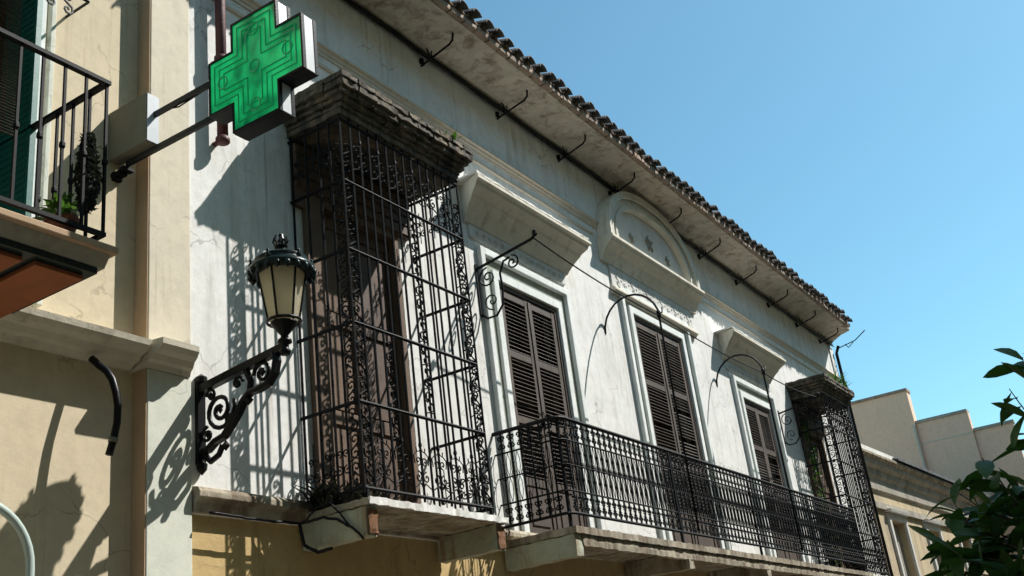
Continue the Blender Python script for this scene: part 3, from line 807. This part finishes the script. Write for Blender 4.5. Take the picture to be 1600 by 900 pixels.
# balcony of the left house
LX, LY, LZ = 3.60, -.93, 4.42
lb = MB().box(.6, LX+.05, LY-.06, WY-.002, LZ-.045, LZ).build('balcony', M['terra_strip'], lh, bevel=.008)
MB().ext_x([(WY-.003, LZ-.047), (LY-.02, LZ-.047), (LY+.02, LZ-.10), (LY+.03, LZ-.115), (WY-.003, LZ-.115)], .62, LX+.02).build('edge_moulding', M['neigh_grey'], lb)
MB().box(.64, LX-.02, LY+.04, WY-.004, LZ-.155, LZ-.117).build('iron_frame', M['lantern'], lb)
for k in range(6):
    u = .80 + k*.485
    MB().box(u, min(u+.41, LX-.07), LY+.10, WY-.05, LZ-.185, LZ-.157).build('terracotta_panel', M['terracotta_tile'], lb, bevel=.003)
p0 = [(.62, WY, 0), (.62, LY, 0), (LX-.02, LY, 0), (LX-.02, WY, 0)]
b = MB()
for a, c in zip(p0[:-1], p0[1:]):
    for z, hw, hz in ((5.54, .02, .012), (4.50, .014, .012)):
        a_, c_ = Vector(a), Vector(c); d = (c_-a_)/2; nn = Vector((-d.y, d.x, 0)).normalized()*hw
        b.obox((a_+c_)/2 + Vector((0, 0, z)), d + d.normalized()*hw*.9, nn, (0, 0, hz + (.001 if abs(d.x) > abs(d.y) else 0)))
b.build('rail', M['iron'], lb)
bb = MB().box(-.008, .008, -.008, .008, 4.50, 5.53).lathe((0, 0, 4.98), [(.008, -.03), (.02, -.01), (.02, .01), (.008, .03)], 6).mesh('baluster', M['iron'])
bs = [(LX-.02 - i*.145, LY) for i in range(0, 20)] + [(LX-.02, LY + .16 + j*.16) for j in range(6)]
for (x, y) in bs:
    o = bpy.data.objects.new('baluster', bb); COL.objects.link(o); o.parent = lb; o.location = (x, y, random.choice((0, 0, .0)))
# upper balcony's wrought scrolls at the very top of the frame
b = MB()
for k in range(7):
    u = 3.05 + k*.13
    b.tube(fit(scurve((u, 6.70), .10, .20, 1 if k % 2 else -1, 9), lambda p, q: (p, -.14, q)), .009, 5)
b.tube([(2.6, -.14, 6.81), (4.0, -.14, 6.81)], .011, 5)
b.tube([(2.6, -.14, 6.81), (2.6, .1, 6.81)], .011, 5).tube([(4.0, -.14, 6.81), (4.0, .12, 6.81)], .011, 5)
b.build('iron_scrollwork', M['lantern'], lh)

# plants on the left balcony
pp = thing('potted_plant', 'small green plant in a terracotta pot at the corner of the left balcony', 'potted plant', (3.40, -.80, 4.42))
MB().lathe((0, 0, 0), [(.055, 0), (.085, .13), (.098, .132), (.098, .165), (.085, .165), (.07, .15)], 18).build('pot', M['pot'], pp, smooth=False)
b = MB(); r = random.Random(5)
for i in range(90):
    a = r.uniform(0, 2*PI); t = r.uniform(.2, 1.); l = r.uniform(.08, .2)
    c = Vector((math.cos(a)*t*.13, math.sin(a)*t*.13, .16 + (1-t)*.14 + r.uniform(-.03, .05)))
    d = Vector((math.cos(a)*t, math.sin(a)*t, r.uniform(-.4, .7))).normalized()*l*.25
    s_ = d.cross(Vector((r.uniform(-.3, .3), r.uniform(-.3, .3), 1))).normalized()*l*.12
    b.add([c-d, c+s_, c+d, c-s_], [(0, 1, 2, 3)])
for k in range(7): b.tube([(0, 0, .14), (math.cos(k)*.06, math.sin(k)*.06, .24)], .003, 4)
b.build('foliage', M['leaf_light'], pp)
pl = thing('hanging_plant', 'dark withered trailing plant tied to the corner of the left balcony railing', 'plant', (3.50, -.88, 4.75))
b = MB()
for i in range(750):
    z = r.uniform(-.10, .40); rad = .085*(1-abs(z-.12)/.5)
    a = r.uniform(0, 2*PI); c = Vector((math.cos(a)*rad*r.random()**.5, math.sin(a)*rad*r.random()**.5, z))
    d = Vector((r.uniform(-1, 1), r.uniform(-1, 1), r.uniform(-1.4, .5))).normalized()*r.uniform(.015, .035)
    s_ = d.cross(Vector((r.random(), r.random(), r.random()))).normalized()*.009
    b.add([c-d, c+s_, c+d, c-s_], [(0, 1, 2, 3)])
b.build('foliage', M['leaf_dry'], pl)
MB().tube([(0, 0, -.10), (.01, 0, .15), (0, .01, .40)], .008, 5).tube([(0, 0, .3), (.05, -.05, .33), (.08, -.05, .3)], .004, 4).build('stem', M['bark'], pl)

# black curved conduit under the cornice
b = MB().tube([(4.24, .03, 4.155), (4.26, -.02, 4.10), (4.285, -.07, 4.05), (4.30, -.11, 3.98), (4.31, -.135, 3.89), (4.315, -.15, 3.80), (4.31, -.15, 3.68), (4.29, -.145, 3.57), (4.27, -.13, 3.47)], .025, 10)
cd = tag(b.build('conduit', M['black'], smooth=True), 'black curved plastic conduit coming out of the beige wall under its cornice', 'conduit')
MB().tube([(4.292, -.145, 3.58), (4.286, -.142, 3.55)], .030, 10).build('grey_ring', M['box'], cd, smooth=True)
# pale bent tube at the lower left
pts = [(3.20, .09, 3.10)]
for k in range(13):
    a = PI*.62 - k*(PI*.62)/12
    pts.append((3.42 + .36*math.cos(a), -.10, 2.75 + .36*math.sin(a)))
pts[0] = (pts[1][0]-.02, .12, pts[1][2])
pts += [(3.78, -.10, 2.6), (3.78, -.10, 2.2)]
b = MB().tube(pts, .026, 10)
tag(b.build('bent_tube', M['palepipe'], smooth=True), 'pale glossy bent tube against the beige wall at the lower left corner', 'tube')

# ================================================================== PHARMACY SIGN
ps = thing('pharmacy_sign', 'green illuminated pharmacy cross on two black arms projecting from the pilaster', 'sign', (4.44, 0, 5.85))
S, Aw = .435, .215; YC = -1.40; T = .065
cross = [(-Aw, S), (Aw, S), (Aw, Aw), (S, Aw), (S, -Aw), (Aw, -Aw), (Aw, -S), (-Aw, -S), (-Aw, -Aw), (-S, -Aw), (-S, Aw), (-Aw, Aw)]
def sc_(k_, d): # inset cross by d
    return [(p[0] - math.copysign(d, p[0]), p[1] - math.copysign(d, p[1])) for p in cross]
b = MB().prism(sc_(0, .004)[::-1], lambda p: (-T+.012, YC+p[0], p[1]), lambda p: (T-.012, YC+p[0], p[1]))
b.build('case', M['case'], ps)
b = MB().box(-T+.013, T-.013, YC-Aw, YC+Aw, -S-.002, -S+.0035)  # black strips put the shade of the bottom faces into their colour
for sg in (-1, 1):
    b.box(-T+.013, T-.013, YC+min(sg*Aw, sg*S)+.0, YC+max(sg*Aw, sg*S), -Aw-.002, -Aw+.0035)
b.build('shaded_underside', M['casedark'], ps)
def ringx(mb, outer, inner, xa, xb):
    n = len(outer); vs = []
    for x in (xa, xb):
        vs += [(x, YC+p[0], p[1]) for p in outer] + [(x, YC+p[0], p[1]) for p in inner]
    fs = []
    for i in range(n):
        j = (i+1) % n
        fs += [(i, j, n+j, n+i), (2*n+j, 2*n+i, 3*n+i, 3*n+j), (j, i, 2*n+i, 2*n+j), (n+i, n+j, 3*n+j, 3*n+i)]
    mb.add(vs, fs)
b = MB(); ringx(b, cross, sc_(0, .016), -T-.006, -T+.022); ringx(b, cross, sc_(0, .016), T-.022, T+.006)
b.build('edge_trim', M['casedark'], ps)
MB().prism(sc_(0, .006)[::-1], lambda p: (-T+.002, YC+p[0], p[1]), lambda p: (-T+.011, YC+p[0], p[1])).build('front_panel', M['acrylic'], ps)
MB().prism(sc_(0, .006)[::-1], lambda p: (T-.011, YC+p[0], p[1]), lambda p: (T-.002, YC+p[0], p[1])).build('rear_panel', M['acrylic'], ps)
for d in (.06, .105, .15):
    q = sc_(0, d)
    if d > .2: continue
    o = MB().tube([(-T-.004, YC+p[0], p[1]) for p in q], .006, 5, closed=True).build('light_tube', M['neon'], ps)
    MB().tube([(T+.004, YC+p[0], p[1]) for p in q], .006, 5, closed=True).build('light_tube', M['neon'], ps)
for u, z in ((0, .30), (0, -.30), (.30, 0), (-.30, 0), (0, 0)):
    pts = [(-T-.004, YC + u + .045*math.cos(a*PI/4), z + .05*math.sin(a*PI/4)) for a in range(8)]
    MB().tube(pts, .006, 5, closed=True).build('light_tube', M['neon'], ps)
b = MB(); 
for (p, q) in (((0, -.30, .36), (0, -.99, .36)),):
    pass
ZU, ZD = .12, -.12
b = MB().obox((0.02, (-.30-.99)/2, .135), (.010, 0, 0), (0, .35, 0), (0, 0, .022)).build('arm', M['casedark'], ps)
b = MB().obox((0.02, (-.02-1.2)/2, -.155), (.012, 0, 0), (0, .60, 0), (0, 0, .022)).build('arm', M['casedark'], ps)
MB().box(-.05, .06, -.30, WY-.002, -.105, .30).build('control_box', M['box'], ps, bevel=.004)
MB().box(-.045, .06, -.306, -.3005, -.10, .295).build('box_lid', M['case'], ps, bevel=.002)
MB().box(-.03, .07, -.03, .02, -.21, -.19).box(-.02, .05, .02, WY-.001, -.23, -.20).lathe((.02, .10, -.22), [(.04, -.03), (.04, .03)], 8).build('wall_fixing', M['iron'], ps)

MB().tube([(.02, -.32, .16), (.03, -.55, .10), (.03, -.80, .12), (.02, -.96, .10)], .006, 5).build('power_cable', M['black'], ps)

# ================================================================== WALL LANTERN
lx = 5.12; LYc, LZb = -.86, 4.20
lm = thing('street_lamp', 'dark green wall lantern with amber glass on a scrolled iron bracket', 'street lamp', (lx, 0, 3.6))
lo = lambda y, z: (0, y, z - 3.6)
b = MB().box(-.035, .035, -.035, 0, -.06, .54)
b.lathe((0, -.03, .56), [(.001, -.05), (.045, -.02), (.045, .02), (.001, .05)], 10)
b.lathe((0, -.03, -.08), [(.001, -.06), (.035, -.02), (.04, .02), (.001, .05)], 10)
b.build('wall_plate', M['black'], lm, bevel=.006)
b = MB()
b.prism([(-.03, .46), (-.03, .52), (-.80, .60), (-.86, .60), (-.86, .555), (-.80, .545)], lambda p: (-.028, p[0], p[1]), lambda p: (.028, p[0], p[1]))
low = [(-.03, .02), (-.10, .03), (-.17, .07), (-.26, .09), (-.33, .15), (-.40, .22), (-.46, .30), (-.52, .34), (-.60, .34), (-.70, .36), (-.76, .42), (-.78, .50), (-.77, .56)]
for dx in (-.014, .014): b.tube([(dx, y, z) for y, z in low], .023, 6)
b.tube([(0, y, z) for y, z in [(-.52, .35), (-.53, .42), (-.50, .48), (-.47, .55)]], .026, 6)
b.tube([(0, y, z) for y, z in [(-.06, .0), (-.12, -.06), (-.20, -.03), (-.24, .03)]], .022, 6)
b.lathe((0, -.50, .29), [(.001, -.04), (.035, 0), (.001, .04)], 8)
b.lathe((0, -.27, .02), [(.001, -.04), (.03, 0), (.001, .04)], 8)
b.build('bracket', M['black'], lm, smooth=False)
b = MB()
V = lambda y, z: (0, y, z)
for (cc, rr_, tt, a_, sg, nn, th) in (((-.22, .29), .15, 1.9, PI*.9, 1, 30, .017), ((-.64, .45), .085, 1.5, 0, 1, 20, .015), ((-.09, .14), .06, 1.3, PI/2, -1, 14, .013), ((-.40, .44), .05, 1.2, PI, -1, 14, .013), ((-.13, .42), .05, 1.3, 0, 1, 14, .012), ((-.32, .20), .05, 1.3, -PI/2, 1, 14, .012)):
    b = MB().tube(fit(spiral(cc, rr_, tt, a_, sg, nn, .15), V), th, 6)
    b.lathe((0, cc[0], cc[1]), [(.001, -.03), (.02, 0), (.001, .03)], 7)
    b.build('scroll', M['black'], lm, smooth=True)
c = (0, LYc, 4.20 - 3.6)
MB().lathe(c, [(.035, -.08), (.045, -.05), (.028, -.03), (.03, .0), (.055, .015), (.05, .04), (.03, .05), (.028, .075), (.05, .10), (.085, .145), (.10, .165), (.10, .175)], 14).build('cup', M['black'], lm, smooth=True)
b = MB().tube([(.125*math.cos(a*PI/8), LYc + .125*math.sin(a*PI/8), .60+.185) for a in range(16)], .012, 6, closed=True)
b.tube([(-.12, LYc, .785), (.12, LYc, .785)], .006, 4).tube([(0, LYc-.12, .785), (0, LYc+.12, .785)], .006, 4)
b.build('base_ring', M['black'], lm)
a0 = math.radians(18.5)
MB().lathe(c, [(.108, .19), (.176, .60), (.17, .605), (.105, .195)], 6, a0).build('glass', M['glass'], lm)
b = MB()
for k in range(6):
    a = a0 + k*PI/3
    b.tube([(.112*math.cos(a), LYc + .112*math.sin(a), .60+.185), (.180*math.cos(a), LYc + .180*math.sin(a), .60+.605)], .009, 5)
b.build('glazing_bars', M['black'], lm)
h = MB().lathe(c, [(.17, .585), (.235, .575), (.25, .60), (.24, .63), (.205, .645), (.19, .675), (.20, .69), (.18, .705), (.12, .735), (.065, .75), (.045, .76), (.04, .80), (.03, .80)], 24)
for k in range(20):
    a = k*2*PI/20
    p = (.238*math.cos(a), LYc + .238*math.sin(a))
    h.lathe((p[0], p[1], .60+.565), [(.001, -.035), (.020, -.01), (.024, .02), (.001, .045)], 6)
for k in range(6):
    a = a0 + k*PI/3; p = (.225*math.cos(a), LYc + .225*math.sin(a))
    h.lathe((p[0], p[1], .60+.655), [(.012, -.02), (.022, .0), (.010, .02), (.016, .035), (.001, .055)], 6)
h.build('hood', M['lantern'], lm, smooth=True)
b = MB().lathe(c, [(.045, .795), (.055, .81), (.035, .825), (.03, .835)], 12)
for k in range(6):
    a = k*PI/3; b.tube([(.035*math.cos(a), LYc + .035*math.sin(a), .60+.82), (.058*math.cos(a), LYc + .058*math.sin(a), .60+.855), (.045*math.cos(a), LYc+.045*math.sin(a), .60+.895)], .009, 5)
b.tube([(0, LYc, 1.42), (0, LYc, 1.51)], .010, 5).lathe((0, LYc, 1.51), [(.001, -.02), (.018, 0), (.001, .025)], 6)
b.build('finial', M['black'], lm)

for o in lm.children:
    if o.name.split('.')[0] in ('cup', 'base_ring', 'glass', 'glazing_bars', 'hood', 'finial'):
        o.scale = (.94, .94, .92); o.location = (0, LYc*.06, .52*.08)

# ================================================================== FAR HOUSES
ang = math.atan2(-.43, 10.8)
nb = thing('old_house', 'lower old beige house with stained cornice adjoining the far end of the white house', 'house', (23.93, 0.05, 0), ang)
nh = [(2.2, 3.4, 2.4, 4.95), (5.4, 6.6, 2.4, 4.95), (8.8, 10.0, 2.4, 4.95), (12.2, 13.4, 2.4, 4.95)]
wall_holes(MB(), 0, 17.5, 0, 6.0, .25, .6, nh).build('wall', M['neigh'], nb)
MB().box(0.01, 17.49, .601, 7, 0, 6.2).build('rear_wall', M['neigh'], nb)
MB().ext_x([(.25, 5.55), (.25, 6.22), (-.02, 6.22), (.0, 6.12), (.10, 6.05), (.12, 5.92), (.18, 5.86), (.19, 5.6)], 0, 17.5).build('cornice', M['neigh_grey'], nb)
MB().ext_x([(.6, 6.222), (.6, 6.40), (-.06, 6.36), (-.09, 6.33), (-.09, 6.28), (-.03, 6.222)], 0, 17.6).build('roof_edge', M['slab'], nb)
MB().box(0.05, 17.5, .18, .25, 5.15, 5.30).build('string_course', M['neigh_grey'], nb)
for h_ in nh:
    w = MB().box(h_[0], h_[1], .42, .46, h_[2], h_[3])
    for k in range(3): w.box(h_[0]+.05+k*.39, h_[0]+.37+k*.39, .40, .419, h_[2]+.1, h_[3]-.1)
    wi = w.build('window', M['neigh_grey'], nb)
    MB().box(h_[0]-.14, h_[0]-.001, .19, .249, h_[2], h_[3]+.14).box(h_[1]+.001, h_[1]+.14, .19, .249, h_[2], h_[3]+.14).box(h_[0], h_[1], .19, .249, h_[3]+.001, h_[3]+.14).build('frame', M['frieze'], wi)
    MB().ext_x([(.25, h_[3]+.16), (.10, h_[3]+.16), (.08, h_[3]+.22), (.25, h_[3]+.25)], h_[0]-.2, h_[1]+.2).build('lintel', M['whitepaint'], wi)
MB().box(.1, .45, .20, .249, 0, 5.54).build('corner_pilaster', M['neigh'], nb)
b = MB(); x = 3.0
while x < 17.4:
    vs = []; K = 6
    for yy, zz in ((-.14, 6.37), (3.0, 7.1)):
        for k in range(K):
            a = PI*k/(K-1); vs.append((x + .1*math.cos(a), yy, zz + .08*math.sin(a)))
    b.add(vs, [(k, k+1, K+k+1, K+k) for k in range(K-1)] + [tuple(range(K))]); x += .2
b.add([(3, -.1, 6.40), (17.5, -.1, 6.40), (17.5, 3, 7.12), (3, 3, 7.12)], [(0, 1, 2, 3)])
b.build('roof_tiles', M['roof'], nb)
MB().box(0.0, 5.2, .0, .22, 6.405, 6.50).build('white_parapet', M['whitepaint'], nb)
ab = thing('apartment_building', 'plain tan building with stepped blank wall rising behind the old house', 'building', (38, 0, 0))
MB().box(.5, 9, -1.7, 6, 0, 7.6).build('rear_wall', M['gable'], ab)
for (ya, yb, z, x) in ((1.24, 6.0, 10.62, 0), (-.48, 1.235, 9.45, .12), (-1.74, -.485, 8.78, .24)):
    MB().box(x, .49, ya, yb, 0, z).build('wall', M['gable'], ab)
    MB().box(x-.05, .52, ya-.03 if z < 9 or z > 10 else ya+.001, yb-.001 if z < 10 else yb+.03, z+.001, z+.10).build('coping', M['mortar'] if z > 10 else M['neigh_grey'], ab)
MB().box(.105, .119, -.47, 1.22, 8.72, 8.76).build('ledge', M['cornice'], ab)
MB().tube([(-.04, 1.30, 5), (-.04, 1.30, 9.4)], .05, 8).build('downpipe', M['pink'], ab)

# ---- house added across the street, unseen behind the camera, to block lower sky
ob = thing('added_opposite_house', 'plain ochre house added out of view across the street to block sky light', 'house', (0, -8.4, 0))
oh = [(x, x+1.1, z, z+2.3) for x in range(-20, 60, 4) for z in (1.0, 4.6, 8.2)]
wall_holes(MB(), -24, 62, 0, 12, -.4, 0, oh).build('wall', M['neigh'], ob)
MB().box(-24, 62, -9, -.401, 0, 12).build('rear_wall', M['neigh'], ob)
MB().box(-24, 62, -.5, .3, 12.001, 12.2).build('cornice', M['neigh_grey'], ob)

# ================================================================== TREE
tr = thing('tree', 'dark glossy leaved street tree reaching into the lower right corner', 'tree', (7.11, -5.19, -.07))
TC = Vector((0, 0, 2.02))
MB().tube([(.05, 0, 0), (.03, .01, .5), (-.01, 0, 1.0), (0, .01, 1.5), (0, 0, 2.1)], .085, 9, r1=.035).build('trunk', M['bark'], tr, smooth=True)
r = random.Random(21)
lfm = MB(); br = MB()
def leaf(mb, base, d, L, w, up, curl=.25):
    d = d.normalized(); s_ = d.cross(up)
    if s_.length < 1e-3: s_ = d.cross(Vector((1, 0, 0)))
    s_.normalize(); nrm = s_.cross(d).normalized()
    vs = []; prof = [(0, .06), (.15, .45), (.4, .92), (.65, 1.0), (.85, .62), (1.0, .03)]
    for t, k in prof:
        c = base + d*L*t - nrm*curl*L*t*t
        vs += [c - s_*w*k + nrm*w*.22*k, c, c + s_*w*k + nrm*w*.22*k]
    fs = []
    for i in range(len(prof)-1):
        a = i*3; fs += [(a, a+1, a+4, a+3), (a+1, a+2, a+5, a+4)]
    mb.add(vs, fs)
def spray(start, direction, length, nleaf, Ls=.235):
    p = Vector(start); d = Vector(direction).normalized(); pts = [p.copy()]; seg = length/6
    for i in range(6):
        d = (d + Vector((r.gauss(0, .12), r.gauss(0, .12), r.gauss(.02, .10)))).normalized(); p = p + d*seg; pts.append(p.copy())
    br.tube(pts, .009, 5, r1=.003)
    for k in range(nleaf):
        t = .25 + .75*(k+.5)/nleaf; i = min(5, int(t*6)); q = pts[i].lerp(pts[i+1], t*6-i)
        ax = Vector((r.gauss(0, 1), r.gauss(0, 1), r.gauss(-.15, .6))).normalized()
        dd = (ax + d*.6).normalized()
        L = Ls*r.uniform(.7, 1.15)
        leaf(lfm, q, dd, L, L*r.uniform(.17, .24), Vector((r.gauss(0, .35), r.gauss(0, .35), 1)), r.uniform(.05, .4))
for i in range(130):
    th = r.uniform(0, 2*PI); ph = math.acos(r.uniform(-.75, 1)); d = Vector((math.sin(ph)*math.cos(th), math.sin(ph)*math.sin(th), math.cos(ph)*.85))
    s0 = TC + d*r.uniform(.15, .45)
    spray(s0, d + Vector((0, 0, .15)), r.uniform(.45, .68), 13)
for i in range(9):
    th = i*2.4; d = Vector((math.cos(th)*.8, math.sin(th)*.8, .8)); br.tube([TC + Vector((0, 0, -.5+.05*i)), TC + d*.25, TC + d*.6], .022, 6, r1=.009)
CROWN_EXTRA = [((0, .05, .6), (.0, .22, .9), .60, 9), ((-.2, .25, .30), (-.3, .55, .45), .50, 6), ((.05, .0, .6), (.15, .12, 1.0), .8, 12), ((.15, -.1, .6), (.2, .02, 1.0), .8, 11)]
for s0, d, L, n in CROWN_EXTRA: spray(TC + Vector(s0), d, L, n, .23)
cr = lfm.build('crown', M['leaf'], tr, smooth=True)
br.build('branches', M['bark'], tr, smooth=True)

# ================================================================== LIGHT, SKY, CAMERA
w = bpy.data.worlds.new('World'); sc.world = w; w.use_nodes = True
nt = w.node_tree; bg = nt.nodes['Background']
sky = nt.nodes.new('ShaderNodeTexSky'); sky.sky_type = 'NISHITA'; sky.sun_disc = False
L = Vector((-1.25, 1.0, -1.88)).normalized()
el = math.asin(-L.z); az = math.atan2(-L.x, -L.y)
sky.sun_elevation = el; sky.sun_rotation = az
sky.air_density = 1.0; sky.dust_density = .6; sky.ozone_density = 1.6; sky.altitude = 0
nt.links.new(mix(nt, 1., sky.outputs[0], (.70, 1.06, .98), 'MULTIPLY'), bg.inputs['Color']); bg.inputs['Strength'].default_value = .112
sd = bpy.data.lights.new('Sun', 'SUN'); sd.energy = 5.0; sd.angle = math.radians(.5); sd.color = (1, .965, .91)
so = bpy.data.objects.new('Sun', sd); COL.objects.link(so); so.rotation_euler = L.to_track_quat('-Z', 'Y').to_euler(); so.location = (20, -20, 30)

R = ((0.54157896, 0.25755911, 0.80022218), (-0.83201769, 0.30029039, 0.4664464), (-0.12016151, -0.91841656, 0.37692469))
cam = bpy.data.cameras.new('Camera'); co = bpy.data.objects.new('Camera', cam); COL.objects.link(co)
mw = Matrix([[R[i][0], -R[i][1], -R[i][2]] for i in range(3)]).to_4x4(); mw.translation = (0, -5.7, 1.6)
co.matrix_world = mw
cam.sensor_width = 36; cam.lens = 1662.23/1600*36; cam.clip_end = 2000; cam.clip_start = .05
sc.camera = co
sc.view_settings.view_transform = 'Standard'; sc.view_settings.look = 'None'
sc.view_settings.exposure = .56; sc.view_settings.gamma = 1
